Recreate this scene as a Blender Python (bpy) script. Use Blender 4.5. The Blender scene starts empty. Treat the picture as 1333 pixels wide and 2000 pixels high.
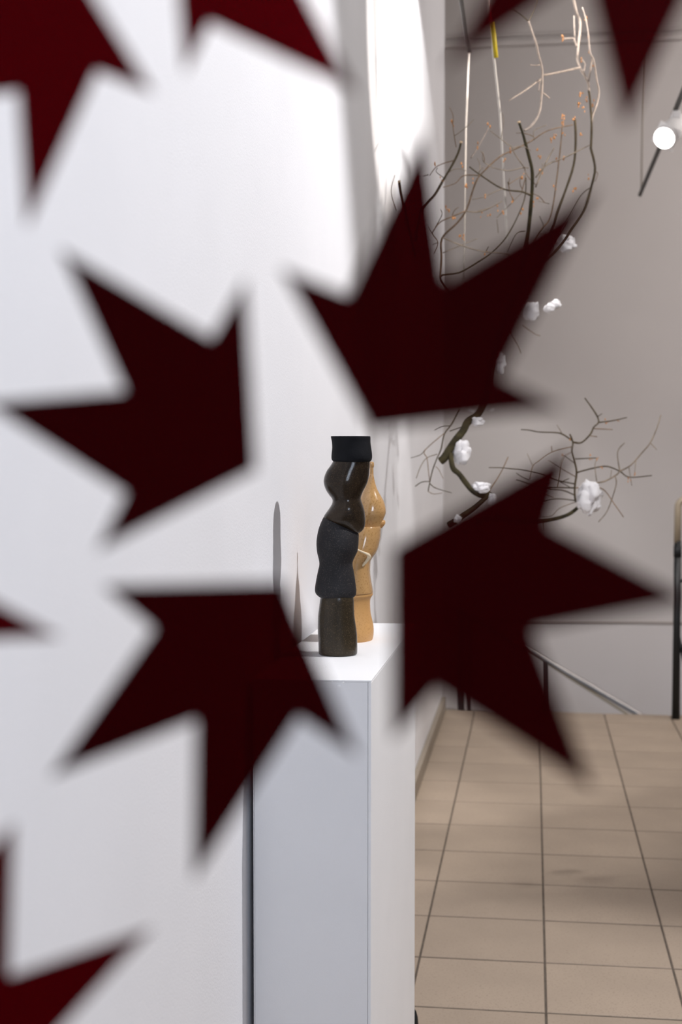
import bpy, bmesh, math, random
from mathutils import Vector, Matrix, noise
random.seed(7)
S = bpy.context.scene
C = S.collection
PI = math.pi

# ------------------------------------------------------------------ camera
EYE = Vector((0, 0, 1.6))
YAW, PITCH, FPX = math.radians(7.6914), math.radians(2.4736), 2777.8
FWD = Vector((-math.sin(YAW)*math.cos(PITCH), math.cos(YAW)*math.cos(PITCH), -math.sin(PITCH)))
RGT = Vector((math.cos(YAW), math.sin(YAW), 0))
UPV = RGT.cross(FWD)
cam = bpy.data.cameras.new('camera'); cam.lens = 50; cam.sensor_fit = 'VERTICAL'; cam.sensor_height = 36; cam.sensor_width = 24
cam.clip_start = 0.05; cam.clip_end = 100
cam.dof.use_dof = True; cam.dof.focus_distance = 3.02; cam.dof.aperture_fstop = 4.5; cam.dof.aperture_blades = 9
camo = bpy.data.objects.new('camera', cam); C.objects.link(camo)
camo.matrix_world = Matrix(((RGT.x, UPV.x, -FWD.x, EYE.x), (RGT.y, UPV.y, -FWD.y, EYE.y), (RGT.z, UPV.z, -FWD.z, EYE.z), (0, 0, 0, 1)))
S.camera = camo

# ------------------------------------------------------------------ world, lights, exposure
W = bpy.data.worlds.new('world'); S.world = W; W.use_nodes = True
W.node_tree.nodes['Background'].inputs[0].default_value = (.72, .82, 1, 1)
W.node_tree.nodes['Background'].inputs[1].default_value = 0.50
S.view_settings.view_transform = 'Standard'; S.view_settings.look = 'None'
S.view_settings.gamma = 1; S.view_settings.use_curve_mapping = False; S.view_settings.exposure = -.06
S.cycles.max_bounces = 10; S.cycles.diffuse_bounces = 5; S.cycles.transparent_max_bounces = 24
S.cycles.sample_clamp_indirect = 6; S.cycles.caustics_reflective = False; S.cycles.caustics_refractive = False

def light(name, kind, loc, aim, power, col, **kw):
    d = bpy.data.lights.new(name, kind); d.energy = power; d.color = col
    for k, v in kw.items(): setattr(d, k, v)
    o = bpy.data.objects.new(name, d); C.objects.link(o); o.location = loc
    o.rotation_euler = (Vector(aim) - Vector(loc)).to_track_quat('-Z', 'Y').to_euler()
    return o
light('key_spot', 'SPOT', (2.2, 3.22, 4.78), (-.55, 2.12, .35), 740, (1, .985, 1), spot_size=math.radians(70), spot_blend=.34, shadow_soft_size=.02)
light('wall_spot', 'SPOT', (.0, 5.0, 4.1), (-.38, 6.14, 2.55), 205, (1, .975, .96), spot_size=math.radians(77), spot_blend=.3, shadow_soft_size=.03)
light('wall_spot_far', 'SPOT', (.10, 5.75, 3.95), (-.55, 6.75, 2.65), 165, (1, .975, .965), spot_size=math.radians(76), spot_blend=.2, shadow_soft_size=.03)
light('upper_wall_fill', 'SPOT', (2.2, 4.3, 4.5), (-.55, 4.25, 2.75), 125, (1, .97, .95), spot_size=math.radians(40), spot_blend=1, shadow_soft_size=.05)  # added fill, lifts the dim gap between the lit parts of the wall
light('low_branch_spot', 'SPOT', (2.2, 3.1, 4.6), (.02, 5.0, 1.85), 420, (1, .97, .96), spot_size=math.radians(24), spot_blend=.4, shadow_soft_size=.03)
light('branch_spot', 'SPOT', (2.4, 4.3, 3.5), (.2, 5.02, 3.19), 420, (1, .92, .85), spot_size=math.radians(23), spot_blend=.3, shadow_soft_size=.03)
light('back_wall_fill', 'AREA', (2.6, 7.2, 4.7), (.9, 10.8, 2.6), 66, (1, .93, .89), size=2.0)  # added unseen fill, brightens the back wall
light('back_wall_side_fill', 'AREA', (3.4, 8.3, 3.0), (.2, 10.8, 2.0), 46, (1, .93, .90), size=1.8)  # second added fill, evens the back wall from the right
light('floor_fill', 'AREA', (1.8, 4.6, 5.1), (1.4, 4.8, 0), 17, (1, .94, .89), size=2.2)  # added overhead fill for the floor, no fixture behind it
light('front_sky_fill', 'AREA', (1.0, -1.0, 2.9), (-.35, 2.8, .9), 44, (.74, .84, 1), size=1.0)  # unseen area fill added behind the camera to strengthen the cool sky light

# ------------------------------------------------------------------ picture helpers (used to place things in the room)
def ray(x, y): return FWD + RGT*((x-666.5)/FPX) + UPV*((1000-y)/FPX)
def atY(x, y, Y): d = ray(x, y); return EYE + d*(Y/d.y)
def atX(x, y, X): d = ray(x, y); return EYE + d*(X/d.x)
def atZ(x, y, Z): d = ray(x, y); return EYE + d*((Z-EYE.z)/d.z)

# ------------------------------------------------------------------ materials
def mat(name, col, rough=.6, spec=.5, metal=0, var=0, vscale=8, bump=0, bscale=60, coat=0, speck=None, sscale=250, rand=0):
    m = bpy.data.materials.new(name); m.use_nodes = True
    nt = m.node_tree; N = nt.nodes; L = nt.links; b = N['Principled BSDF']
    b.inputs['Base Color'].default_value = (*col, 1); b.inputs['Roughness'].default_value = rough
    b.inputs['Specular IOR Level'].default_value = spec; b.inputs['Metallic'].default_value = metal
    b.inputs['Coat Weight'].default_value = coat; b.inputs['Coat Roughness'].default_value = .06
    tc = N.new('ShaderNodeTexCoord')
    cur = None
    if var:
        n = N.new('ShaderNodeTexNoise'); n.inputs['Scale'].default_value = vscale; n.inputs['Detail'].default_value = 5
        L.new(tc.outputs['Object'], n.inputs['Vector'])
        r = N.new('ShaderNodeMapRange'); r.inputs['From Min'].default_value = .3; r.inputs['From Max'].default_value = .7
        r.inputs['To Min'].default_value = 1-var; r.inputs['To Max'].default_value = 1+var
        L.new(n.outputs['Fac'], r.inputs['Value'])
        mx = N.new('ShaderNodeMix'); mx.data_type = 'RGBA'; mx.blend_type = 'MULTIPLY'; mx.inputs['Factor'].default_value = 1
        mx.inputs['A'].default_value = (*col, 1); L.new(r.outputs[0], mx.inputs['B']); cur = mx.outputs['Result']
    if rand:
        oi = N.new('ShaderNodeObjectInfo'); r = N.new('ShaderNodeMapRange')
        r.inputs['To Min'].default_value = 1-rand; r.inputs['To Max'].default_value = 1+rand
        L.new(oi.outputs['Random'], r.inputs['Value'])
        mx = N.new('ShaderNodeMix'); mx.data_type = 'RGBA'; mx.blend_type = 'MULTIPLY'; mx.inputs['Factor'].default_value = 1
        if cur: L.new(cur, mx.inputs['A'])
        else: mx.inputs['A'].default_value = (*col, 1)
        L.new(r.outputs[0], mx.inputs['B']); cur = mx.outputs['Result']
    if speck:
        n = N.new('ShaderNodeTexNoise'); n.inputs['Scale'].default_value = sscale; n.inputs['Detail'].default_value = 2
        L.new(tc.outputs['Object'], n.inputs['Vector'])
        r = N.new('ShaderNodeMapRange'); r.inputs['From Min'].default_value = .56; r.inputs['From Max'].default_value = .70
        L.new(n.outputs['Fac'], r.inputs['Value'])
        mx = N.new('ShaderNodeMix'); mx.data_type = 'RGBA'; L.new(r.outputs[0], mx.inputs['Factor'])
        if cur: L.new(cur, mx.inputs['A'])
        else: mx.inputs['A'].default_value = (*col, 1)
        mx.inputs['B'].default_value = (*speck, 1); cur = mx.outputs['Result']
    if cur: L.new(cur, b.inputs['Base Color'])
    if bump:
        n = N.new('ShaderNodeTexNoise'); n.inputs['Scale'].default_value = bscale; n.inputs['Detail'].default_value = 4
        L.new(tc.outputs['Object'], n.inputs['Vector'])
        bp = N.new('ShaderNodeBump'); bp.inputs['Strength'].default_value = bump; bp.inputs['Distance'].default_value = .002
        L.new(n.outputs['Fac'], bp.inputs['Height']); L.new(bp.outputs[0], b.inputs['Normal'])
    return m
M = {
 'wall': mat('white_wall_paint', (.80, .80, .825), .75, .3, var=.02, vscale=2.5, bump=.25, bscale=260),
 'backwall': mat('warm_grey_wall_paint', (.60, .565, .55), .8, .3, var=.03, vscale=.9, bump=.1, bscale=120),
 'sidewall': mat('dark_grey_side_wall_paint', (.34, .32, .31), .85, .2),
 'trimshadow': mat('grey_painted_shadow', (.34, .30, .28), .7, .3),
 'dado': mat('pale_lower_wall_paint', (.66, .62, .61), .8, .3, var=.04, vscale=.8),
 'ceil': mat('ceiling_paint', (.50, .48, .47), .9, .2),
 'grout': mat('dark_grout', (.12, .098, .078), .95, .2, var=.3, vscale=20),
 'tile': mat('beige_floor_tile', (.365, .290, .222), .55, .35, var=.07, vscale=3.2, bump=.06, bscale=160, rand=.05, speck=(.31, .242, .182), sscale=140),
 'skirt': mat('beige_skirting_tile', (.27, .225, .175), .45, .4, var=.06, vscale=6),
 'plinth': mat('white_plinth_paint', (.84, .84, .85), .6, .3, var=.015, vscale=5, bump=.22, bscale=330),
 'gap': mat('plinth_edge_filler', (.95, .95, .95), .7, .3),
 'matteblack': mat('matte_black_clay', (.0075, .008, .010), .8, .15, var=.2, vscale=30, bump=.25, bscale=300),
 'charcoal': mat('charcoal_clay', (.017, .016, .018), .6, .2, var=.25, vscale=14, bump=.2, bscale=300, speck=(.055, .048, .043), sscale=420),
 'glossbrown': mat('glossy_dark_brown_glaze', (.024, .016, .010), .14, .22, var=.5, vscale=22, speck=(.055, .036, .020), sscale=430, coat=.0),
 'olive': mat('speckled_olive_brown_glaze', (.030, .022, .013), .24, .25, var=.3, vscale=18, speck=(.080, .056, .030), sscale=430),
 'tan': mat('glossy_tan_glaze', (.47, .275, .112), .16, .5, var=.12, vscale=16, speck=(.33, .175, .06), sscale=260, coat=.4),
 'tanmatte': mat('matte_tan_clay', (.52, .285, .105), .5, .4, var=.1, vscale=16, speck=(.42, .215, .07), sscale=260),
 'cream': mat('cream_glaze_drip', (.72, .60, .42), .12, .5, coat=.4),
 'bark': mat('brown_olive_bark', (.085, .064, .036), .8, .3, var=.45, vscale=35, bump=.8, bscale=120),
 'moss': mat('mossy_dark_bark', (.042, .034, .014), .85, .3, var=.7, vscale=28, bump=1, bscale=90),
 'litbark': mat('painted_lit_bark', (.42, .345, .29), .8, .3, var=.25, vscale=50, bump=.4, bscale=120),  # spotlight on the upper stems painted in as a paler bark
 'twigbark': mat('reddish_twig_bark', (.23, .155, .10), .8, .3, var=.4, vscale=40),
 'greytwig': mat('greyish_twig_bark', (.27, .215, .16), .8, .3, var=.4, vscale=40),
 'cutwood': mat('pale_cut_wood', (.75, .56, .36), .8, .2),
 'bud': mat('orange_brown_bud', (.62, .29, .11), .6, .3, var=.4, vscale=60),
 'petal': mat('white_paper_petal', (.86, .84, .85), .6, .4, var=.04, vscale=30),
 'cord': mat('cream_cotton_cord', (.62, .58, .53), .9, .2),
 'cordgrey': mat('grey_cord', (.36, .32, .28), .9, .2),
 'yellow': mat('yellow_tape', (.52, .40, .02), .5, .4),
 'black': mat('black_metal', (.008, .009, .010), .4, .4, bump=.05),
 'darkgrey': mat('dark_grey_metal', (.030, .026, .022), .5, .4),
 'steel': mat('brushed_steel_rail', (.42, .40, .39), .28, .5, metal=.85, bump=.05),
 'darkpost': mat('dark_brown_rail_post', (.028, .020, .018), .5, .4),
 'tanwood': mat('tan_bent_tube', (.36, .30, .22), .4, .5, var=.1),
 'lampwhite': mat('white_lamp_housing', (.82, .80, .79), .45, .4),
 'rubber': mat('black_rubber', (.006, .007, .009), .6, .4, bump=.1),
 'step': mat('grey_stone_step', (.30, .27, .24), .7, .3, var=.1),
 'paving': mat('grey_outdoor_paving', (.22, .22, .22), .8, .3, var=.15),
 'frame': mat('dark_window_frame', (.03, .03, .032), .4, .4),
 'thread': mat('thin_clear_thread', (.75, .74, .73), .3, .5),
}
def m_film(nm, tr):
    m = bpy.data.materials.new(nm); m.use_nodes = True
    nt = m.node_tree; N = nt.nodes; L = nt.links; N.remove(N['Principled BSDF'])
    t = N.new('ShaderNodeBsdfTransparent'); t.inputs[0].default_value = tr
    p = N.new('ShaderNodeBsdfPrincipled'); p.inputs['Base Color'].default_value = (.125, .001, .003, 1)
    p.inputs['Roughness'].default_value = .35; p.inputs['Specular IOR Level'].default_value = .12
    x = N.new('ShaderNodeMixShader'); x.inputs[0].default_value = .14
    L.new(t.outputs[0], x.inputs[1]); L.new(p.outputs[0], x.inputs[2]); L.new(x.outputs[0], N['Material Output'].inputs[0])
    return m
M['film'] = m_film('dark_red_translucent_film', (.10, .008, .016, 1)); M['film_frontlit'] = m_film('front_lit_red_translucent_film', (.235, .008, .035, 1))  # lighter tint has the front light on the outer crowns painted in
def m_clear():
    m = bpy.data.materials.new('clear_window_glass'); m.use_nodes = True
    nt = m.node_tree; N = nt.nodes; N.remove(N['Principled BSDF'])
    t = N.new('ShaderNodeBsdfTransparent'); t.inputs[0].default_value = (1, 1, 1, 1)
    nt.links.new(t.outputs[0], N['Material Output'].inputs[0]); return m
M['glass'] = m_clear()
def m_emit():
    m = bpy.data.materials.new('lit_lamp_lens'); m.use_nodes = True; b = m.node_tree.nodes['Principled BSDF']
    b.inputs['Base Color'].default_value = (1, 1, 1, 1); b.inputs['Emission Color'].default_value = (1, .97, .93, 1); b.inputs['Emission Strength'].default_value = 14
    return m
M['lens'] = m_emit()

# ------------------------------------------------------------------ mesh helpers
def mk(name, V, F, m, parent=None, smooth=False, mats=None, fm=None):
    me = bpy.data.meshes.new(name)
    off = parent_world(parent)
    me.from_pydata([tuple(Vector(v)-off) for v in V], [], F)
    bm = bmesh.new(); bm.from_mesh(me); bmesh.ops.recalc_face_normals(bm, faces=bm.faces); bm.to_mesh(me); bm.free()
    me.materials.append(m)
    for e in (mats or []): me.materials.append(e)
    if fm:
        for p, k in zip(me.polygons, fm): p.material_index = k
    if smooth:
        for p in me.polygons: p.use_smooth = True
    o = bpy.data.objects.new(name, me); C.objects.link(o)
    if parent: o.parent = parent
    return o
def parent_world(p):
    v = Vector((0, 0, 0))
    while p: v += p.location; p = p.parent
    return v
def empty(name, loc): 
    o = bpy.data.objects.new(name, None); C.objects.link(o); o.location = loc; o.empty_display_size = .1; return o
def tag(o, label=None, cat=None, group=None, kind=None):
    if label: o['label'] = label
    if cat: o['category'] = cat
    if group: o['group'] = group
    if kind: o['kind'] = kind
    return o
def boxvf(x0, y0, z0, x1, y1, z1, bev=0):
    bm = bmesh.new(); r = bmesh.ops.create_cube(bm, size=1)
    for v in bm.verts: v.co = Vector((x0 + (v.co.x+.5)*(x1-x0), y0 + (v.co.y+.5)*(y1-y0), z0 + (v.co.z+.5)*(z1-z0)))
    if bev: bmesh.ops.bevel(bm, geom=list(bm.edges), offset=bev, segments=2, profile=.5, affect='EDGES')
    bm.verts.index_update(); V = [v.co.copy() for v in bm.verts]; F = [[v.index for v in f.verts] for f in bm.faces]; bm.free(); return V, F
def box(name, a, b, m, parent=None, bev=0):
    V, F = boxvf(*a, *b, bev); return mk(name, V, F, m, parent)
def tubevf(P, R, n=8, close=True):
    P = [Vector(p) for p in P]; V = []; F = []
    if not hasattr(R, '__len__'): R = [R]*len(P)
    t0 = (P[1]-P[0]).normalized(); a = t0.orthogonal().normalized()
    for i, p in enumerate(P):
        t = (P[min(i+1, len(P)-1)] - P[max(i-1, 0)]).normalized()
        a = (a - t*a.dot(t)).normalized(); b = t.cross(a)
        for k in range(n):
            th = 2*PI*k/n; V.append(p + (a*math.cos(th) + b*math.sin(th))*R[i])
    for i in range(len(P)-1):
        for k in range(n): F.append([i*n+k, i*n+(k+1) % n, (i+1)*n+(k+1) % n, (i+1)*n+k])
    if close: F.append(list(range(n))[::-1]); F.append([(len(P)-1)*n+k for k in range(n)])
    return V, F
def tube(name, P, R, m, parent=None, n=8): V, F = tubevf(P, R, n); return mk(name, V, F, m, parent, True)
def smoothpath(P, R, sub=3):
    # Catmull-Rom through the points
    Q, T = [], []
    for i in range(len(P)-1):
        p0, p1, p2, p3 = P[max(i-1, 0)], P[i], P[i+1], P[min(i+2, len(P)-1)]
        for k in range(sub):
            t = k/sub
            Q.append(.5*((2*p1) + (p2-p0)*t + (2*p0-5*p1+4*p2-p3)*t*t + (3*p1-p0-3*p2+p3)*t**3)); T.append(R[i]*(1-t)+R[i+1]*t)
    Q.append(P[-1]); T.append(R[-1]); return Q, T
def prism(name, poly, d, m, parent=None):
    n = len(poly); V = [Vector(p) for p in poly] + [Vector(p)+Vector(d) for p in poly]
    F = [list(range(n)), [n+k for k in range(n)][::-1]] + [[k, (k+1) % n, n+(k+1) % n, n+k] for k in range(n)]
    return mk(name, V, F, m, parent)
def structure(o): o['kind'] = 'structure'; return o

# ------------------------------------------------------------------ the setting
WX, FE, BW, CE = -.548, 8.735, 10.8, 5.2          # left wall, floor edge, back wall, ceiling
RX = 3.6
structure(box('wall_left', (WX-.16, .40, -.02), (WX, 8.78, CE), M['wall']))
structure(box('wall_back', (-3.2, BW, -2.6), (RX+.1, BW+.15, CE), M['backwall']))
structure(box('wall_right', (RX, .40, -2.6), (RX+.15, BW, CE), M['sidewall']))
structure(box('wall_light_stop', (-3.35, 8.5, -2.6), (-3.2, BW, CE), M['backwall']))  # unseen wall added to stop light leaking in beside the stairs
structure(box('wall_stairwell_front', (-3.2, 8.62, -2.6), (WX-.16, 8.75, CE), M['backwall']))
structure(box('ceiling', (-3.4, .30, CE), (RX+.15, BW+.15, CE+.15), M['ceil']))
PX = 1.5                                            # right edge of the window opening
structure(box('wall_fill_blocker', (PX, .36, 0), (RX+.15, .50, 3.3), M['wall']))  # unseen wall added to narrow the opening and keep the fill frontal
structure(box('wall_front', (WX-.16, .36, 3.3), (RX+.15, .50, CE), M['wall']))
structure(box('wall_lower_back', (-3.2, BW-.035, -2.6), (RX, BW, .305), M['dado'], bev=.006))
structure(box('trim_1', (-3.2, BW-.05, 4.60), (RX, BW, 4.645), M['backwall'], bev=.012))
structure(box('trim_2', (-3.2, BW-.03, 4.675), (RX, BW, 4.695), M['backwall'], bev=.008))
structure(box('trim_shadow_line', (-3.2, BW-.040, .305), (RX, BW, .322), M['trimshadow'], bev=.004))  # dark strip painted as the shadow line along the lower wall's top
structure(box('baseboard_left', (WX, .52, 0), (-.523, 8.72, .088), M['skirt'], bev=.004))
structure(box('ground', (-6, -6, -.12), (8, .36, -.005), M['paving']))

# floor: grout bed with tiles laid on it one by one
floor = structure(box('floor', (WX-.01, .36, -.12), (RX, FE, -.003), M['grout']))
G = .0068
xs = [.0455 + .392*k for k in range(-2, 8)]; ys = [4.027 + .4025*k for k in range(-8, 13)]
cells = {}
for i in range(len(xs)-1):
    for j in range(len(ys)-1):
        x0, x1, y0, y1 = max(xs[i], WX), min(xs[i+1], RX), ys[j], min(ys[j+1], FE)
        w, d = round(x1-x0-G, 4), round(y1-y0-(.011 if y1 < FE else 0), 4)
        if w < .03 or d < .03: continue
        if (w, d) not in cells:
            bm = bmesh.new(); bmesh.ops.create_cube(bm, size=1)
            for v in bm.verts: v.co = Vector((v.co.x*w, v.co.y*d, v.co.z*.012))
            top = [e for e in bm.edges if all(v.co.z > 0 for v in e.verts)]
            bmesh.ops.bevel(bm, geom=top, offset=.0015, segments=1, affect='EDGES')
            me = bpy.data.meshes.new('tile'); bm.to_mesh(me); bm.free(); me.materials.append(M['tile']); cells[(w, d)] = me
        o = bpy.data.objects.new('tile', cells[(w, d)]); C.objects.link(o); o.parent = floor
        o.location = (x0+G/2+w/2, y0+d/2+.0055, -.006+random.uniform(-.0004, .0004))
# stairs going down behind the edge of the floor
st = None
V, F = [], []
for k in range(7):
    x0 = -3.2 if k == 0 else -.62 + .30*k; x1 = RX if k == 6 else -.62 + .30*(k+1)
    v, f = boxvf(x0, FE, -2.6, x1, BW-.035, -.36-.172*k); F += [[i+len(V) for i in q] for q in f]; V += v
structure(mk('stairs', V, F, M['step']))

# window: a clear pane in a dark frame, nothing of the frame in view
win = structure(empty('window_1', (.5, .447, 0)))
box('pane', (WX+.05, .444, .06), (PX-.05, .450, 3.25), M['glass'], win)
for a, b in (((WX, .42, 0), (WX+.05, .47, 3.3)), ((PX-.05, .42, 0), (PX, .47, 3.3)), ((WX+.05, .42, 0), (PX-.05, .47, .06)), ((WX+.05, .42, 3.25), (PX-.05, .47, 3.3))):
    box('frame', a, b, M['frame'], win)

# ------------------------------------------------------------------ red film crowns on the pane
crowns = [
 ([(478,905),(470,580),(415,668),(140,512),(250,768),(5,795),(252,962),(213,1050)], 'dark red four-spiked film on the glass, left of the black vase, spikes pointing left'),
 ([(735,818),(575,545),(683,583),(826,282),(868,553),(1145,392),(973,739),(1065,790)], 'dark red four-spiked film on the glass above the black vase, spikes pointing up'),
 ([(787,1083),(1100,898),(1067,1030),(1315,1167),(1036,1228),(1137,1515),(852,1338),(780,1415)], 'dark red four-spiked film on the glass right of the plinth top, over the stair rail'),
 ([(540,1158),(235,1158),(308,1228),(125,1496),(387,1400),(388,1685),(582,1393),(675,1450)], 'dark red four-spiked film on the glass before the plinth front, spikes pointing down'),
 ([(93,-110),(272,160),(185,132),(58,408),(40,172),(-200,195),(-90,-40),(-190,-60)], 'dark red film on the glass cut by the upper left corner of the picture'),
 ([(352,-215),(368,108),(406,36),(672,156),(545,-95),(800,-120),(540,-280),(590,-350)], 'dark red film on the glass cut by the top edge, above the bright white wall'),
 ([(1262,-335),(955,-215),(1035,-160),(893,108),(1148,-62),(1225,218),(1345,-25),(1420,40)], 'dark red film on the glass cut by the top edge, above the bare branches'),
 ([(-330,1290),(-140,1030),(-130,1120),(82,1236),(-160,1250),(-60,1500),(-280,1410),(-330,1460)], 'dark red film tip reaching in at the left edge of the picture'),
 ([(-138,2116),(-210,1820),(-160,1850),(14,1640),(12,1914),(268,1832),(95,2025),(190,2110)], 'dark red film on the glass in the lower left corner of the picture'),
]
def outset(P, d=16, cap=36):
    # the true outline: the dark core seen through the lens blur lies this much inside it
    n = len(P); area = sum(P[i][0]*P[(i+1) % n][1]-P[(i+1) % n][0]*P[i][1] for i in range(n)); sg = 1 if area > 0 else -1; out = []
    for i in range(n):
        p, a, b = Vector(P[i]), Vector(P[i-1]), Vector(P[(i+1) % n])
        e, f = (p-a).normalized(), (b-p).normalized()
        n1, n2 = Vector((e.y, -e.x))*sg, Vector((f.y, -f.x))*sg
        cr = (e.x*f.y-e.y*f.x)*sg; m = (n1+n2).normalized()
        if i == 0: k = 22/max(.2, m.dot(n1))
        elif cr > 0: k = min(d/max(.15, m.dot(n1)), cap)
        else: k = 9
        out.append(tuple(p+m*k))
    return out
for ci, (P, lab) in enumerate(crowns):
    poly = [atY(x, y, .4502) for x, y in outset(P)]
    o = prism('red_film_crown', poly, (0, .0006, 0), M['film_frontlit' if ci >= 4 else 'film'])
    c = sum((Vector(p) for p in poly), Vector())/len(poly)
    o.data.transform(Matrix.Translation(-c)); o.location = c
    tag(o, lab, 'window sticker', 'dark red film crowns on the glass')

# ------------------------------------------------------------------ plinth
ZT = 1.16
FL, FR, BR, BL = (-.5345, 2.684), (-.305, 2.692), (-.2945, 3.597), (-.524, 3.589)
pl = empty('plinth', (-.415, 3.14, 0))
tag(pl, 'tall narrow white box plinth standing against the left wall', 'plinth')
def quad(name, a, b, c, d, z0, z1, m, bev=.0012):
    bm = bmesh.new()
    vs = [bm.verts.new((*p, z)) for z in (z0, z1) for p in (a, b, c, d)]
    for f in ((0, 3, 2, 1), (4, 5, 6, 7), (0, 1, 5, 4), (1, 2, 6, 5), (2, 3, 7, 6), (3, 0, 4, 7)): bm.faces.new([vs[i] for i in f])
    bmesh.ops.recalc_face_normals(bm, faces=bm.faces)
    bmesh.ops.bevel(bm, geom=list(bm.edges), offset=bev, segments=2, profile=.5, affect='EDGES')
    bm.verts.index_update(); V = [v.co.copy() for v in bm.verts]; F = [[v.index for v in f.verts] for f in bm.faces]; bm.free()
    return mk(name, V, F, m, pl)
def lerp(a, b, t): return (a[0]+(b[0]-a[0])*t, a[1]+(b[1]-a[1])*t)
sd = .0062/.23; dp = .016/.905
fr1, br1 = lerp(FR, FL, sd), lerp(BR, BL, sd); fl1, bl1 = lerp(FL, FR, .01), lerp(BL, BR, .01)
zs = ZT-.0018
quad('top_panel', FL, FR, BR, BL, ZT-.004, ZT, M['plinth'], .0010)
quad('side_panel', fr1, FR, BR, br1, 0, ZT-.0041, M['plinth'], .0010)
quad('side_panel', FL, fl1, bl1, BL, 0, ZT-.0041, M['plinth'], .0010)
fi, fj = lerp(fl1, bl1, .0009), lerp(fr1, br1, .0009)
quad('front_panel', lerp(fi, fj, .002), lerp(fi, fj, .997), lerp(lerp(fr1, br1, dp), lerp(fl1, bl1, dp), .003), lerp(lerp(fl1, bl1, dp), lerp(fr1, br1, dp), .002), 0, ZT-.0042, M['plinth'], .0004)
quad('back_panel', lerp(bl1, fl1, dp), lerp(br1, fr1, dp), br1, bl1, 0, ZT-.0042, M['plinth'], .0004)
# small chips on the top front edge
V, F = [], []
for (px, py, s) in ((664, 1340, 3.2), (671, 1333, 2.4), (650, 1331, 2.0)):
    c = atY(px, py, 2.6895); r = s*2.69/FPX
    ring = [c + RGT*(math.cos(a)*r*random.uniform(.7, 1.4)) + Vector((0, 0, math.sin(a)*r*random.uniform(.5, .9))) for a in [2*PI*k/9 for k in range(9)]]
    n0 = len(V); V += ring + [c + Vector((0, -.0006, 0))]; F += [[n0+k, n0+(k+1) % 9, n0+9] for k in range(9)]
mk('filler_spot', V, F, M['gap'], pl)

# ------------------------------------------------------------------ vases
DEP = Vector((-math.sin(YAW), math.cos(YAW), 0))
def loft(name, rows, base, m, parent, n=56, swell=0, deep=1, cap=(True, True), lump=0, sub=4, seed=0, ox=560, oy=820, sc=3.7033):
    """rows: (left x, left y, right x, right y) of the outline, top to bottom; base: a point of the vase's axis"""
    nrm = Vector((-math.sin(YAW), math.cos(YAW), 0)); k0 = nrm.dot(base-EYE)
    def on(x, y): d = ray(ox+x/sc, oy+y/sc); return EYE + d*(k0/nrm.dot(d))
    L = [on(r[0], r[1]) for r in rows]; Rr = [on(r[2], r[3]) for r in rows]
    if sub > 1:
        dm = [0]*len(rows); L, _ = smoothpath(L, dm, sub); Rr, _ = smoothpath(Rr, dm, sub)
    V, F = [], []
    for i, (a, b) in enumerate(zip(L, Rr)):
        c = (a+b)/2; h = (b-a)/2; hx = Vector((h.x, h.y, 0)).length
        for q in range(n):
            th = 2*PI*q/n; s = math.sin(th); co = math.cos(th)
            p = c + h*co + DEP*(hx*deep*s*(1+swell*math.sin(c.z*34+seed)))
            if lump:
                w = abs(s)**1.5
                p += (Vector((0, 0, 0)) + (p-c).normalized())*lump*w*noise.noise(Vector((p.x*14, p.y*14+seed, p.z*14)))
            V.append(p)
    N = len(L)
    for i in range(N-1):
        for q in range(n): F.append([i*n+q, i*n+(q+1) % n, (i+1)*n+(q+1) % n, (i+1)*n+q])
    if cap[0]: F.append(list(range(n)))
    if cap[1]: F.append([(N-1)*n+q for q in range(n)])
    return mk(name, V, F, m, parent, True)
def sym(rows): return [(l, y, r, y) for (y, l, r) in rows]

bb = atZ(660.5, 1278, ZT)
bv = empty('black_vase', bb)
tag(bv, 'tall black and dark brown twisted ceramic vase with matte black collar, on the white plinth', 'vase')
loft('collar', sym([(210, 352, 588), (140, 336, 594), (123, 328, 600), (119, 323, 605), (124, 321, 607), (135, 323, 608), (160, 328, 608), (200, 330, 613), (235, 327, 618), (262, 325, 620), (283, 326, 618), (297, 334, 611), (305, 345, 600), (309, 370, 575)]), bb, M['matteblack'], bv, cap=(True, True), lump=.002, sub=3)
loft('upper_body', sym([(300, 336, 604), (315, 328, 604), (340, 311, 603), (365, 293, 601), (400, 277, 598), (435, 269, 591), (460, 270, 583), (485, 276, 571), (515, 289, 556), (545, 309, 543), (565, 325, 538)]) +
     [(332, 582, 542, 585), (329, 605, 552, 612), (314, 632, 563, 648), (298, 655, 569, 690), (283, 676, 571, 730), (274, 690, 566, 772), (270, 699, 548, 803), (268, 704, 521, 822)], bb, M['glossbrown'], bv, swell=.10, lump=.011, sub=4, seed=1)
loft('middle_body', [(269, 702, 517, 818), (258, 724, 523, 830), (243, 758, 523, 848), (228, 805, 522, 880), (218, 865, 519, 918), (217, 915, 514, 950), (222, 962, 502, 975), (232, 1003, 488, 1005), (237, 1032, 479, 1030), (236, 1058, 479, 1058), (228, 1092, 486, 1090), (218, 1140, 494, 1140), (209, 1190, 501, 1190), (205, 1225, 505, 1225), (208, 1248, 505, 1248), (219, 1265, 502, 1264), (238, 1281, 491, 1279), (262, 1290, 470, 1288)], bb, M['charcoal'], bv, swell=.07, lump=.004, sub=4, seed=4)
loft('base', sym([(1272, 250, 482), (1300, 243, 487), (1330, 239, 488), (1370, 234, 489), (1410, 229, 491), (1450, 227, 496), (1500, 226, 504), (1550, 227, 510), (1600, 230, 512), (1650, 231, 513), (1682, 232, 512), (1692, 236, 508), (1694, 245, 500)]), bb, M['olive'], bv, swell=.03, lump=.002, sub=3, seed=2)

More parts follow.
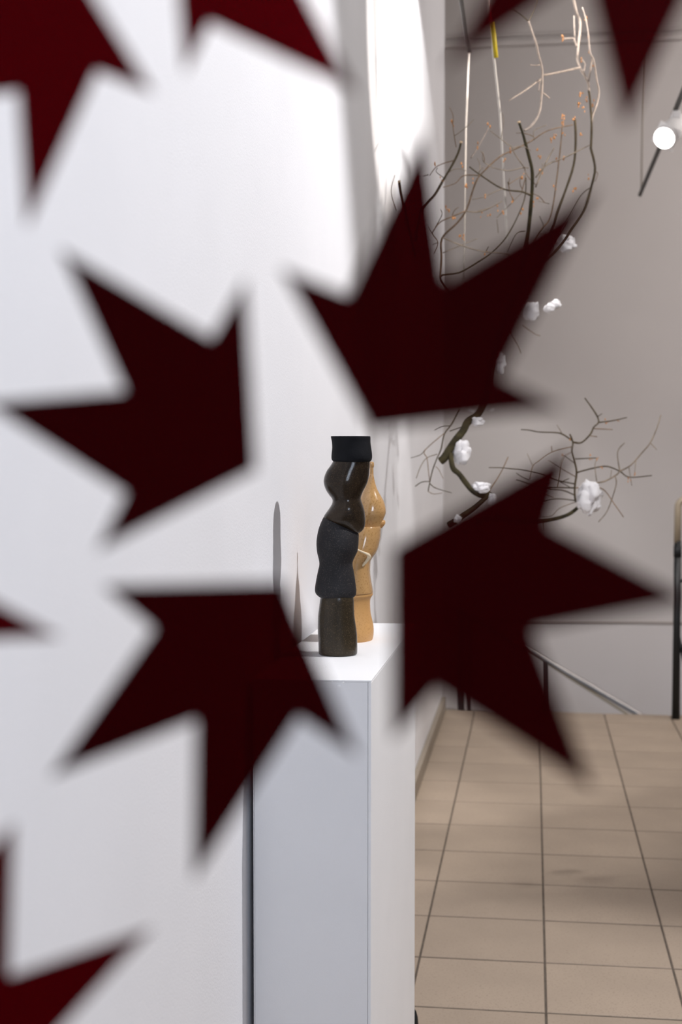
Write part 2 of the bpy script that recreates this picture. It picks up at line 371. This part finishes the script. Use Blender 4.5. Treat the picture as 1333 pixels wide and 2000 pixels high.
tb = atZ(688, 1248, ZT)
tv = empty('tan_vase', tb)
tag(tv, 'glossy tan twisted ceramic vase with narrow neck, standing behind the black vase', 'vase')
loft('neck', sym([(345, 610, 620), (312, 607, 622), (304, 606, 624), (303, 602, 628), (309, 597, 632), (325, 595, 634), (340, 597, 632), (348, 602, 629), (400, 600, 630), (420, 594, 634)]), tb, M['tan'], tv, sub=3, cap=(True, True))
loft('upper_body', sym([(395, 601, 629), (430, 590, 636), (470, 575, 646), (510, 556, 661), (550, 538, 684), (585, 524, 703), (615, 514, 713), (650, 506, 719), (680, 500, 717), (705, 496, 708), (730, 492, 697), (750, 489, 690), (775, 487, 684), (790, 486, 680)]), tb, M['tan'], tv, lump=.003, sub=4, seed=3)
loft('spout', [(640, 742, 706, 724), (632, 748, 714, 731), (634, 760, 715, 748), (640, 774, 708, 762), (648, 792, 690, 782)], tb, M['tanmatte'], tv, sub=3)
loft('middle_body', sym([(770, 480, 682), (785, 470, 684), (815, 456, 682), (850, 446, 680), (890, 436, 673), (925, 426, 664), (955, 416, 651), (980, 408, 634), (1000, 402, 620), (1020, 396, 610), (1045, 388, 607), (1090, 376, 606), (1130, 366, 609), (1170, 356, 615), (1210, 346, 622), (1238, 342, 626), (1246, 345, 625), (1252, 356, 614)]), tb, M['tan'], tv, swell=.08, deep=1.55, lump=.004, sub=4, seed=6)
loft('drip', [(500, 925, 560, 948), (500, 935, 600, 965), (520, 948, 612, 985), (560, 965, 614, 996), (580, 990, 606, 1006), (572, 1012, 592, 1024), (555, 1035, 572, 1046), (530, 1062, 545, 1070)], tb + DEP*-.052, M['cream'], tv, sub=3)
loft('base', sym([(1240, 350, 622), (1256, 340, 625), (1268, 334, 622), (1285, 330, 611), (1310, 326, 605), (1360, 322, 606), (1400, 318, 610), (1440, 316, 619), (1480, 314, 628), (1515, 313, 631), (1550, 313, 630), (1580, 314, 624), (1592, 315, 619), (1597, 322, 612)]), tb, M['tanmatte'], tv, deep=1.4, lump=.003, sub=3, seed=8)

# black rubber doorstop behind the plinth
dpt = atZ(806, 2012, 0)
ds = empty('doorstop', (dpt.x-.005, dpt.y, 0)); tag(ds, 'black rounded object on the tiles by the far foot of the plinth', 'doorstop')
def lathe(name, prof, c, m, parent, n=32):
    V, F = [], []
    for r, z in prof:
        for q in range(n): a = 2*PI*q/n; V.append(Vector(c)+Vector((r*math.cos(a), r*math.sin(a), z)))
    for i in range(len(prof)-1):
        for q in range(n): F.append([i*n+q, i*n+(q+1) % n, (i+1)*n+(q+1) % n, (i+1)*n+q])
    F.append(list(range(n))); F.append([(len(prof)-1)*n+q for q in range(n)])
    return mk(name, V, F, m, parent, True)
lathe('dome', [(.020, 0), (.0215, .004), (.0215, .018), (.020, .036), (.016, .052), (.009, .062), (.003, .065)], ds.location, M['rubber'], ds)
lathe('foot_ring', [(.018, 0), (.023, .0005), (.024, .004), (.0225, .007), (.018, .0075)], ds.location, M['black'], ds)

# ------------------------------------------------------------------ hanging branches
def sheet(x, y): return 5.0 + .16*math.sin(x*.011+1.0) + .12*math.cos(y*.009+.6)
def cv(ox, oy, sc, pts): return [(ox+x/sc, oy+y/sc) for x, y in pts]
c4 = lambda *p: cv(980, 0, 6.06, p)
c5 = lambda *p: cv(820, 220, 3.703, p)
c6 = lambda *p: cv(780, 760, 4.76, p)
c7 = lambda *p: cv(1000, 760, 4.30, p)
px = lambda *p: list(p)
# (name, points, radius at start, radius at end in photo pixels, material)
UP = [
 ('limb', c5((720,70),(733,110),(750,160),(790,310),(815,420),(815,550),(805,680),(790,850),(780,920)) + px((1024,510),(1003,580),(977,650),(960,715),(952,765)) + c6((740,220),(640,300),(600,380),(540,460),(470,560),(420,640),(385,670)), 2.4, 8.2, 'moss'),
 ('limb', c6((480,600),(485,660),(505,740),(560,790),(620,870),(690,955),(770,995),(835,980)), 5.6, 4.6, 'moss'),
 ('limb', c6((850,965),(800,1020),(700,1110),(600,1180),(530,1230),(465,1268)), 4.4, 6.2, 'moss'),
 ('stem', c4((855,-60),(858,0),(890,150),(935,290),(910,560),(905,740),(1020,960),(1035,1080)), 2.6, 2.4, 'litbark'),
 ('stem', c4((1035,1080),(1052,1200),(1068,1480),(1060,1750)) + c5((1240,260),(1270,400),(1245,530),(1190,700),(1090,850),(1045,920),(960,1020)) + px((1032,540),(982,638)), 2.1, 3.0, 'bark'),
 ('stem', c4((960,90),(1000,220),(1030,400),(1050,620),(1095,720),(1130,960),(1155,1080),(1130,1230),(1080,1370),(1067,1480)), 1.2, 2.2, 'litbark'),
 ('twig', c4((1075,690),(1050,850),(1030,960)), 1.5, 2, 'litbark'),
 ('stem', c4((320,250),(365,380),(410,510),(440,650),(480,800),(485,950),(475,1120),(460,1280),(420,1400),(340,1505),(270,1545)), 1.8, 2.4, 'litbark'),
 ('twig', c4((320,250),(230,170),(110,90)), 1.1, .7, 'bark'), ('twig', c4((320,250),(380,130),(430,-20)), 1.1, .7, 'bark'),
 ('twig', c4((480,930),(420,970),(280,1070),(90,1190)), 2, 1.2, 'litbark'),
 ('twig', c4((490,892),(650,862),(930,800)), 2.1, 1.9, 'litbark'),
 ('twig', c4((480,1090),(520,1120),(570,1162)), 1.6, 1.3, 'litbark'), ('twig', c4((465,765),(400,775),(340,768)), 1.2, .9, 'litbark'),
 ('twig', c4((895,555),(865,480),(850,455),(730,460)), 1.8, 1.3, 'litbark'), ('twig', c4((860,190),(862,300),(870,450)), 1.2, 1.1, 'litbark'),
 ('twig', c4((970,850),(992,760),(940,690)), 1.5, 1.1, 'litbark'), ('twig', c4((455,940),(450,1010),(440,1080)), 1, .8, 'litbark'),
 ('stem', c5((145,1190),(155,1050),(160,910),(270,800),(340,700),(400,520),(450,440),(580,320),(680,270),(800,210),(930,130),(1110,88)), 2.2, 1.1, 'twigbark'),
 ('stem', px((880,575)) + c5((145,1190),(290,1160),(430,1080),(530,1010),(630,900),(720,730),(765,600),(770,470)), 2.2, 1.0, 'bark'),
 ('twig', c5((800,597),(740,572),(600,550),(440,450),(360,390)), 1.9, 1.4, 'bark'),
 ('stem', c5((300,215),(280,290),(230,390),(170,490),(110,590),(50,655)) + px((822,415),(812,470)), 2.2, 2.9, 'bark'),
 ('twig', c5((250,345),(130,385),(70,455)), 1.1, .7, 'twigbark'), ('twig', c5((440,455),(320,455),(260,510),(170,540)), 1.2, .7, 'twigbark'),
 ('twig', c5((330,712),(450,715),(600,640)), 1.3, .9, 'greytwig'), ('twig', c5((330,712),(240,750),(150,790),(100,850),(90,880),(130,940),(100,1020)), 1.3, .9, 'twigbark'),
 ('twig', c5((110,830),(160,740),(150,700)), .9, .6, 'bark'), ('twig', c5((90,880),(60,830)), .9, .6, 'bark'), ('twig', c5((130,940),(90,955)), .9, .6, 'bark'),
 ('twig', c5((265,250),(245,130),(240,60)), .9, .9, 'twigbark'), ('twig', c5((370,330),(430,240),(500,110)), 1.5, .9, 'litbark'),
 ('twig', c5((760,400),(690,300),(660,240),(640,230),(510,130)), 1.1, .8, 'greytwig'), ('twig', c5((790,400),(740,400),(640,420),(520,395)), 1.1, .8, 'greytwig'),
 ('stem', c5((1125,50),(1130,200),(1115,380),(1050,580),(1000,720),(965,840)) + px((1055,500),(1000,592)), 2.4, 2.8, 'bark'),
 ('stem', c5((1035,60),(1020,250),(990,500),(970,650),(940,780),(870,870)) + px((1020,520)), 1.3, 1.6, 'twigbark'),
 ('twig', c5((840,470),(920,380),(1060,320),(1230,235)), 1.5, 1.0, 'greytwig'), ('twig', c5((1242,540),(1170,600),(1080,760)) + px((1085,470)), 1, .8, 'bark'),
 ('twig', c5((165,905),(330,970),(480,1010),(640,1030)) + px((1015,520)), 1.3, 1.0, 'greytwig'), ('twig', c5((765,860),(700,880),(640,1010)), 1, .7, 'bark'),
 ('twig', c5((840,540),(910,370),(975,255)), 1.5, 1.2, 'greytwig'), ('twig', c5((740,570),(765,480)), .9, 1.2, 'twigbark'),
 ('twig', c5((600,550),(540,575),(465,610),(380,630)), 1, .6, 'greytwig'), ('twig', c5((165,1015),(300,960),(420,910)), .9, .6, 'greytwig'),
 ('twig', c5((570,870),(560,770)), .8, .6, 'greytwig'), ('twig', c5((830,200),(830,130),(920,90)), .9, .6, 'greytwig'),
 ('twig', c5((520,390),(460,350),(460,280)), .9, .6, 'greytwig'), ('twig', c5((480,1010),(500,970)), .8, .8, 'bark'),
 ('twig', c5((590,190),(610,60),(600,0)), .8, .5, 'greytwig'), ('twig', c5((650,550),(640,500)), .9, 1.2, 'bark'), ('twig', c5((1260,420),(1290,440),(1270,500)), .8, .6, 'twigbark'),
 ('twig', c5((190,480),(120,430),(130,400)), .8, .6, 'bark'), ('twig', c5((60,450),(20,460)), .9, .6, 'bark'),
 ('stem', px((781,356),(784,375),(790,402),(800,450),(812,500)), 2.6, 2.6, 'bark'), ('twig', px((776,412),(765,375),(772,342)), .9, .6, 'twigbark'),
 ('twig', c5((560,760),(680,640),(760,560)), .8, .6, 'greytwig'), ('twig', c5((870,750),(900,830),(870,870)), .8, .8, 'bark'), ('twig', c5((940,660),(860,640)), .8, .6, 'greytwig'),
 # twigs of the lower limb, by the wall
 ('twig', c6((560,180),(490,320),(420,420),(390,560),(350,650),(310,760),(285,870),(270,950)), 1.6, 1.0, 'bark'), ('twig', c6((470,340),(400,345),(330,380)), 1, .6, 'bark'),
 ('twig', c6((600,345),(470,390)), 1.1, 1, 'bark'), ('twig', c6((420,410),(240,570),(260,640),(272,750),(285,860)), 1, .7, 'twigbark'), ('twig', c6((245,560),(200,610),(110,640)), .9, .6, 'bark'),
 ('twig', c6((355,605),(258,640),(200,720),(160,830)), .9, .6, 'greytwig'), ('twig', c6((285,858),(210,865),(150,905)), .9, .8, 'bark'), ('twig', c6((290,880),(340,920),(490,965)), 1, .6, 'bark'),
 ('twig', c6((270,950),(320,975),(400,965)), .9, .6, 'greytwig'), ('twig', c6((340,720),(370,750),(410,830)), .8, .6, 'greytwig'),
 ('twig', c6((830,985),(865,910),(910,840),(960,750),(1015,630)), 1.5, .9, 'twigbark'), ('twig', px((1020,635),(1045,652),(1056,656)), .8, .6, 'twigbark'), ('twig', px((990,640),(1010,672),(1018,690)), .8, .7, 'twigbark'),
]
LOW = [
 ('limb', c7((630,900),(610,935),(590,962),(500,1040),(400,1080),(270,1105),(140,1115),(0,1100),(-150,1080),(-300,1115)), 3.0, 5.6, 'moss'),
 ('stem', c7((590,925),(540,940),(530,830),(545,700),(525,600),(505,520),(515,450),(490,380)), 2.2, 1.6, 'bark'),
 ('twig', c7((512,445),(585,450),(660,380),(690,320),(730,280),(720,230),(670,150),(615,75)), 1.9, 1.3, 'bark'), ('twig', c7((730,280),(850,265),(970,238)), 1.4, .9, 'bark'),
 ('twig', c7((690,332),(770,335),(850,340)), 1.1, .8, 'twigbark'), ('twig', c7((660,392),(720,400)), 1, .8, 'twigbark'), ('twig', c7((722,232),(760,205)), 1, .8, 'bark'),
 ('twig', c7((505,430),(430,380),(370,365),(230,360),(150,345),(80,340)), 1.6, 1.1, 'bark'), ('twig', c7((420,365),(380,300)), .9, .6, 'greytwig'),
 ('twig', c7((535,585),(620,582),(715,578)), 1.2, .9, 'bark'), ('twig', c7((550,700),(640,675),(730,655),(810,650),(910,690),(990,740),(1180,725)), 1.6, .9, 'bark'),
 ('twig', c7((680,790),(780,775),(880,720),(910,690),(1000,640),(1100,530),(1165,450),(1220,330),(1255,215)), 1.8, 1.0, 'greytwig'), ('twig', c7((1165,450),(1220,510)), .9, .6, 'greytwig'),
 ('twig', c7((910,690),(890,530),(950,450)), 1.2, .9, 'greytwig'), ('twig', c7((535,830),(700,825),(780,850),(860,960),(940,1075)), 1.4, .9, 'twigbark'),
 ('twig', c7((870,735),(880,790),(850,900),(800,1030),(730,1115)), 1.1, .8, 'greytwig'), ('twig', c7((715,775),(700,640),(722,580)), .9, .7, 'greytwig'),
 ('twig', c7((525,795),(380,765),(240,715),(90,680),(0,670),(-90,660),(-190,659)), 1.3, .9, 'bark'), ('twig', c7((532,830),(390,825),(220,820),(60,770),(40,768)), 1.4, .9, 'bark'), ('twig', c7((150,770),(80,735),(40,705)), .9, .6, 'bark'),
 ('twig', c7((380,820),(395,740),(410,640),(440,570),(500,530)), 1.1, .8, 'twigbark'), ('twig', c7((530,890),(430,850),(330,840),(230,820)), 1.3, .8, 'bark'),
 ('twig', c7((530,935),(370,920),(230,950),(110,1000)), 1.2, .8, 'bark'), ('twig', c7((545,945),(400,1000),(330,1065),(230,1070)), 1.0, .7, 'greytwig'), ('twig', c7((260,1105),(260,1150),(265,1195)), 1, .7, 'twigbark'),
 ('twig', c7((505,485),(340,530),(230,605),(180,650),(155,760)), 1.1, .8, 'twigbark'), ('twig', c7((525,620),(440,560)), .9, .7, 'bark'), ('twig', c7((535,735),(420,670),(310,600)), 1, .6, 'twigbark'),
 ('twig', c7((180,650),(130,540)), .8, .6, 'greytwig'), ('twig', c7((340,530),(335,480)), .8, .9, 'twigbark'), ('twig', c7((1045,595),(1035,700)), .8, .6, 'greytwig'), ('twig', c7((985,655),(1010,810)), .8, .6, 'greytwig'),
 ('twig', c7((350,910),(270,880)), .8, .8, 'twigbark'), ('twig', c7((840,680),(830,750)), .8, .6, 'greytwig'), ('twig', c7((430,770),(480,750)), .8, .8, 'bark'), ('twig', c7((390,770),(500,830)), .9, .7, 'bark'),
]
# more fine side twigs in the upper crown
rng = random.Random(21); hosts = [p for p in UP if p[0] != 'limb' and all(232 < y < 545 for x, y in p[1])]
for k in range(30):
    P = rng.choice(hosts)[1]; i = rng.randrange(len(P)-1); t = rng.random()
    x, y = P[i][0]+(P[i+1][0]-P[i][0])*t, P[i][1]+(P[i+1][1]-P[i][1])*t
    if not (870 < x < 1160): continue
    an = rng.uniform(-2.9, -.25); L = rng.uniform(18, 52); b = rng.uniform(-.5, .5); Q = [(x, y)]
    for j in (1, 2, 3): Q.append((Q[-1][0]+math.cos(an+b*j)*L/3, Q[-1][1]+math.sin(an+b*j)*L/3))
    UP.append(('twig', Q, .9, .6, rng.choice(('greytwig', 'twigbark'))))
def attach_flags(paths):
    out = []
    for i, p in enumerate(paths):
        fl = []
        for e in (p[1][0], p[1][-1]):
            best = 1e9
            for j, q in enumerate(paths):
                if j == i: continue
                for a, b in zip(q[1][:-1], q[1][1:]):
                    ax, ay, bx, by = *a, *b; dx, dy = bx-ax, by-ay; t = max(0, min(1, ((e[0]-ax)*dx+(e[1]-ay)*dy)/(dx*dx+dy*dy+1e-9)))
                    best = min(best, math.hypot(ax+dx*t-e[0], ay+dy*t-e[1]))
            fl.append(best < 5)
        out.append(fl)
    return out
def grow(name, paths, label, shift=0):
    # base of the thing: the lowest point of its first limb
    q = paths[0][1][-1]; root = empty(name, atY(q[0], q[1], sheet(*q)+shift)); tag(root, label, 'branch', 'bare branches hung in the hall')
    fl = attach_flags(paths)
    for (nm, P, r0, r1, mt), (a, b) in zip(paths, fl):
        n = len(P); amp = 0 if nm in ('limb',) else random.uniform(-.16, .16)
        tot = sum(math.hypot(P[i+1][0]-P[i][0], P[i+1][1]-P[i][1]) for i in range(n-1)); acc = 0; pts = []; rad = []
        amp *= min(1, tot/200)
        for i, (x, y) in enumerate(P):
            if i: acc += math.hypot(x-P[i-1][0], y-P[i-1][1])
            t = acc/tot
            if nm == 'stem': k = math.sin(PI*t)*.35
            elif a and b: k = math.sin(PI*t)*.4
            elif a: k = t**1.3
            elif b: k = (1-t)**1.3
            else: k = 0
            Y = sheet(x, y) + shift + amp*k
            pts.append(atY(x, y, Y)); rad.append((r0+(r1-r0)*t)*Y/FPX)
        Q, T = smoothpath(pts, rad, 4)
        if nm != 'twig': T = [r*(1+.16*noise.noise(Vector((p.x*25, p.y*25, p.z*25)))) for p, r in zip(Q, T)]
        else: T = [r*(1+.3*max(0, noise.noise(Vector((p.x*60, p.y*60, p.z*60))))) for p, r in zip(Q, T)]
        tube(nm, Q, T, M[mt], root, 10 if nm == 'limb' else 6)
    return root
ub = grow('hanging_branch', UP, 'large bare branch hanging by cords near the left wall, its tips lit pale and orange')
lb = grow('hanging_branch', LOW, 'lower bare branch with fine twigs spreading to the right, in front of the grey wall', .05)
# pale cut ends
for (x, y, r, par, tx, ty) in ((1014.5, 239, 2.7, ub, 1018, 250), (901, 278.5, 2.4, ub, 896, 298), (781, 355.5, 2.7, ub, 784, 375)):
    p, q = atY(x, y, sheet(x, y)), atY(tx, ty, sheet(tx, ty)); d = (p-q).normalized(); rr = r*5/FPX
    tube('cut_end', [p-d*.002, p+d*.0035, p+d*.0045], [rr*1.1, rr*1.05, rr*.8], M['cutwood'], par, 10)
# buds
def blob(c, r, seed, amp=.35, sub=2, fr=1.6, sq=(1, 1, 1)):
    bm = bmesh.new(); bmesh.ops.create_icosphere(bm, subdivisions=sub, radius=1)
    V = []
    for v in bm.verts:
        n = noise.noise(v.co*fr + Vector((seed*3.7, seed, 0)))
        w = v.co*(1+amp*n); V.append(Vector(c) + Vector((w.x*sq[0], w.y*sq[1], w.z*sq[2]))*r)
    bm.verts.index_update(); F = [[v.index for v in f.verts] for f in bm.faces]; bm.free(); return V, F
def buds(pts, par, sz, shift=0):
    V, F = [], []
    for k, (x, y) in enumerate(pts):
        for j in range(random.choice((2, 3, 4))):
            a, b = x+random.uniform(-3.4, 3.4), y+random.uniform(-5.5, 5.5)
            c = atY(a, b, sheet(a, b)+shift+random.uniform(-.02, .02)); v, f = blob(c, random.uniform(.6, 1.15)*sz*5/FPX, k*7+j, .3, 1, 1.5, (.8, .8, random.uniform(1, 1.9)))
            F += [[i+len(V) for i in q] for q in f]; V += v
    o = mk('buds', V, F, M['bud'], par, True); o['kind'] = 'stuff'
buds(c5((500,97),(1040,30),(245,80),(390,495),(975,550),(960,195),(1050,320),(880,420),(300,910),(750,460),(470,610),(200,690),(600,730),(1170,165),(845,275),(620,345),(650,280),(335,540),(160,475),(680,630),(1120,550),(860,610),(1225,460),(450,740),(740,710),(480,1010),(120,385),(430,240),(1120,40),(500,735),(250,750),(985,170),(1040,70),(310,380),(570,690),(320,905),(1000,340),(820,660),(870,330),(1045,145)) +
     c4((1005,1170),(925,1235),(975,1300),(1095,1215),(1100,755),(735,1380),(1020,450),(1040,600),(735,455),(960,700),(720,1460),(600,1640),(1000,210),(950,1100)), ub, 2.1)
buds(c7((440,550),(670,573),(720,570),(760,655),(495,410),(905,245),(800,268),(1030,710),(990,755)), lb, 1.6, .05)

# white paper petals and clusters
def petal_thing(x, y, w, h, label, shift=-.02, n=5, thread=None, seed=0):
    Y = sheet(x, y)+shift; c = atY(x, y, Y); s = Y/FPX
    root = empty('paper_blossom', c); tag(root, label, 'blossom', 'white paper blossoms on the branches')
    for k in range(n):
        ang = 2*PI*k/n + seed; fx, fz = math.cos(ang)*.45, math.sin(ang)*.45
        if n == 1: fx = fz = 0
        cc = c + Vector((fx*w*s/2, random.uniform(-.3, .3)*w*s, fz*h*s/2))
        bm = bmesh.new(); bmesh.ops.create_icosphere(bm, subdivisions=3, radius=1); V = []
        k1 = .62 if n > 1 else 1
        for v in bm.verts:
            nn = .42*noise.noise(v.co*1.7+Vector((seed*5+k*2.3, 0, 0))) + .20*noise.noise(v.co*4.2+Vector((0, seed*3+k, 0)))
            cup = 1 + nn; V.append(cc + Vector((v.co.x*w*s/2*k1*cup, v.co.y*w*s/2*k1*.45*cup + .25*w*s*k1*(v.co.x**2), v.co.z*h*s/2*k1*cup)))
        bm.verts.index_update(); F = [[v.index for v in f.verts] for f in bm.faces]; bm.free()
        mk('petal', V, F, M['petal'], root, True)
    if thread:
        e = atY(thread[0], thread[1], sheet(*thread)); tube('thread', [c, (c+e)/2, e], .00022, M['thread'], root, 4)
petal_thing(1152, 972, 46, 62, 'large white paper blossom at the tip of the lower right branch', .02, 7, seed=1)
petal_thing(902, 884, 34, 46, 'large white paper blossom in the bend of the thick mossy limb', .01, 6, seed=2)
petal_thing(938, 953, 40, 22, 'flat white paper blossom lying on the curved limb', -.01, 5, seed=3)
petal_thing(962, 976, 17, 24, 'small pinkish white blossom right of the flat blossom on the curved limb', -.02, 4, seed=4)
petal_thing(895, 1015, 15, 17, 'small white blossom near the broken lower end of the limb', -.02, 4, seed=5)
petal_thing(933, 823, 24, 18, 'small white blossom on the thick limb just below the upper crown of film', -.01, 5, seed=6)
petal_thing(962, 799, 9, 7, 'tiny white blossom on the limb at the lower edge of the upper film crown', -.03, 2, seed=7)
petal_thing(921, 800, 13, 9, 'tiny pink-tinted blossom left of the limb, behind the film edge', -.02, 2, seed=12)
petal_thing(977, 709, 20, 42, 'tall narrow white blossom beside the right side of the upper film crown', -.02, 4, seed=8)
petal_thing(1038, 607, 31, 38, 'oval white petal hanging freely, left one of the two side by side', .02, 1, (1045, 545), 9)
petal_thing(1080, 597, 34, 30, 'heart-shaped white petal hanging freely, right one of the two side by side', .02, 2, (1085, 480), 10)
petal_thing(1104, 475, 38, 34, 'ragged white blossom on the long outer stem, above the two hanging petals', .03, 5, seed=11)

# cords that hold the branch
def cord(pts, r, m, label, extra=None):
    return tube('cord', pts, r, M[m], ub, 8)
TZ = 3.3
te = atZ(917, 98, TZ)                                   # end of the left track
p0 = atY(993, 497, sheet(993, 497)); p1 = atY(977, 220, 4.95); p2 = atY(965, 110, 4.9); p3 = atY(957, 20, 4.86)
p4 = p3 + (p3-p2)*((CE-p3.z)/(p3.z-p2.z))
ca = cord([p4, p3, p2, p1, p0], .0042, 'cord', 'pale slanting cord holding the big branch, with a yellow strip near its top')
tube('tape', [atY(961, 42, 4.87), atY(966, 80, 4.885), atY(969.5, 113, 4.90)], [.0085, .0085, .0080], M['yellow'], ca, 8)
cord([te + Vector((0, -.01, -.012)), atY(911, 250, 5.5), atY(907, 548, 5.06)], .0030, 'cordgrey', 'thin upright cord from the dark track end down to the branch')

# ------------------------------------------------------------------ lighting tracks and the lit spotlight
def track(end, x, y0, h, label):
    root = empty('light_track', (x, y0, TZ)); tag(root, label, 'light track')
    box('rail', (x-h, y0, TZ-h), (x+h, end, TZ+h), M['darkgrey'], root, .003)
    box('end_cap', (x-h-.001, end, TZ-h-.001), (x+h+.001, end+.012, TZ+h+.001), M['black'], root, .003)
    return root
lt = track(te.y, te.x, 4.5, .0075, 'dark ceiling track hanging near the left wall, its end at the top of the picture')
re_ = atZ(1251, 380, TZ)
rt = track(re_.y, re_.x, 6.2, .0105, 'dark ceiling track behind the lit white spotlight, its end pointing down left')
def wire(x, y, par, m='cordgrey', r=.004): tube('suspension_wire', [(x, y, TZ+.007), (x+.004, y, (TZ+CE)/2), (x+.006, y, CE)], r, M[m], par, 6)
wire(te.x, te.y-1.4, lt, r=.002); wire(re_.x, re_.y-.12, rt, r=.006); wire(re_.x, re_.y-3.0, rt, r=.002)
# spotlight
lc = atZ(1298, 270, TZ-.17)                             # centre of the lens
vd = (EYE-lc).normalized(); ax = (vd*math.cos(.6) + (-RGT*.75-UPV*.65)*math.sin(.6)).normalized()            # where it points
sp = empty('spotlight', lc); tag(sp, 'white track spotlight with a glowing round lens, at the upper right', 'spotlight')
LR = 19.5*lc.y/FPX
def disc_tube(name, a, b, ra, rb, m, n=32, par=sp): 
    V, F = tubevf([a, b], [ra, rb], n); return mk(name, V, F, m, par, True)
back = lc - ax*.24
tube('housing', [lc - ax*.002, lc - ax*.004, lc - ax*.20, lc - ax*.235, back], [LR*.97, LR*1.10, LR*1.10, LR*.95, LR*.5], M['lampwhite'], sp, 32)
disc_tube('lens', lc - ax*.001, lc + ax*.004, LR, LR*.98, M['lens'])
u = ax.cross(Vector((0, 0, 1))).normalized(); v = u.cross(ax)
u2, v2 = u*math.cos(.62)+v*math.sin(.62), -u*math.sin(.62)+v*math.cos(.62)
# visor frame behind the lens: square plate with the round lamp in it
pc = lc - ax*.03
prism('visor', [pc + u2*LR*s*1.15 + v2*LR*t*1.15 for s, t in ((-1, -1), (1, -1), (1, 1), (-1, 1))], -ax*.006, M['lampwhite'], sp)
hp = lc - ax*.13
tube('arm', [hp + v*LR, hp + v*LR*1.4 + Vector((.01, .05, .01)), Vector((re_.x, hp.y+.14, TZ-.05)), Vector((re_.x, hp.y+.14, TZ-.016))], .010, M['lampwhite'], sp, 10)
box('adapter', (re_.x-.020, hp.y-.02, TZ-.055), (re_.x+.020, hp.y+.26, TZ-.017), M['lampwhite'], sp, .004)

# ------------------------------------------------------------------ stair handrail
HY = 9.6
hr = empty('stair_handrail', (.1, HY, -.9)); tag(hr, 'grey steel handrail going down beyond the edge of the tiled floor', 'handrail')
a, b = atY(893, 1188, HY), atY(1049, 1279, HY); c_, d = atY(1243, 1392, HY), atY(1400, 1484, HY)
tube('rail', [a, b, c_, d], .019, M['steel'], hr, 14)
dn = Vector((0, 0, -.030)); tube('lower_rail', [a+dn*.5, b+dn*.5, c_+dn*1.5, d+dn*2], .009, M['tanwood'], hr, 8)
def step_z(x): k = max(0, min(6, math.floor((x+.62)/.30))); return -.36-.172*k
for X, w, Yq in ((atY(1065, 1290, HY).x, .034, HY), (atY(902, 1300, HY).x, .046, HY), (atY(917, 1300, HY).x, .028, HY+.06), (atY(1290, 1300, HY).x, .034, HY)):
    zt = a.z + (d.z-a.z)*(X-a.x)/(d.x-a.x)
    box('post', (X-w/2, Yq-.012, step_z(X)), (X+w/2, Yq+.012, zt-.012), M['darkpost'], hr, .003)

# ------------------------------------------------------------------ black frame at the right edge
RY = 8.62
f0, f1 = atY(1321, 1394, RY), atY(1325, 1010, RY)
rk = empty('black_rack', (f0.x+.22, RY, 0)); tag(rk, 'tall black metal rack with a rounded tan top bar, cut by the right edge', 'rack')
S2 = .46
zc = f1.z; tr = .045
def arcpts(cx, cz, r, a0, a1, n=7): return [Vector((cx+r*math.cos(a0+(a1-a0)*k/n), RY, cz+r*math.sin(a0+(a1-a0)*k/n))) for k in range(n+1)]
tp = atY(1326, 1060, RY).z
path = [Vector((f1.x-.002, RY, tp))] + arcpts(f1.x+tr, zc+.06, tr, PI, PI/2) + arcpts(f1.x+S2-tr, zc+.06, tr, PI/2, 0) + [Vector((f1.x+S2+.002, RY, tp))]
tube('top_bar', path, .0205, M['tanwood'], rk, 14)
for s in (0, 1):
    xa, xb = (f0.x, f1.x) if s == 0 else (f1.x+S2+(f1.x-f0.x), f1.x+S2)
    tube('post', [(xa, RY, .0), (xa+(xb-xa)*.5, RY, tp*.5), (xb, RY, tp+.01)], [.0245, .0215, .0215], M['black'], rk, 14)
    tube('collar', [(xb, RY, tp-.085), (xb, RY, tp-.02)], [.0235, .0235], M['rubber'], rk, 14)
for yy in (1132, 1260):
    z = atY(1326, yy, RY).z; xm = f1.x
    tube('rung', [Vector((xm, RY, z-.035)), Vector((xm+.018, RY, z-.012)), Vector((xm+.045, RY, z)), Vector((xm+S2-.045, RY, z)), Vector((xm+S2-.018, RY, z-.012)), Vector((xm+S2, RY, z-.035))], .0105, M['black'], rk, 10)
z0 = atY(1326, 1225, RY).z
tube('brace', [Vector((f1.x, RY+.02, z0)), Vector((f1.x+.05, RY+.02, z0-.22)), Vector((f1.x+.24, RY+.02, .25)), Vector((f1.x+.36, RY+.02, .02))], .0115, M['black'], rk, 10)
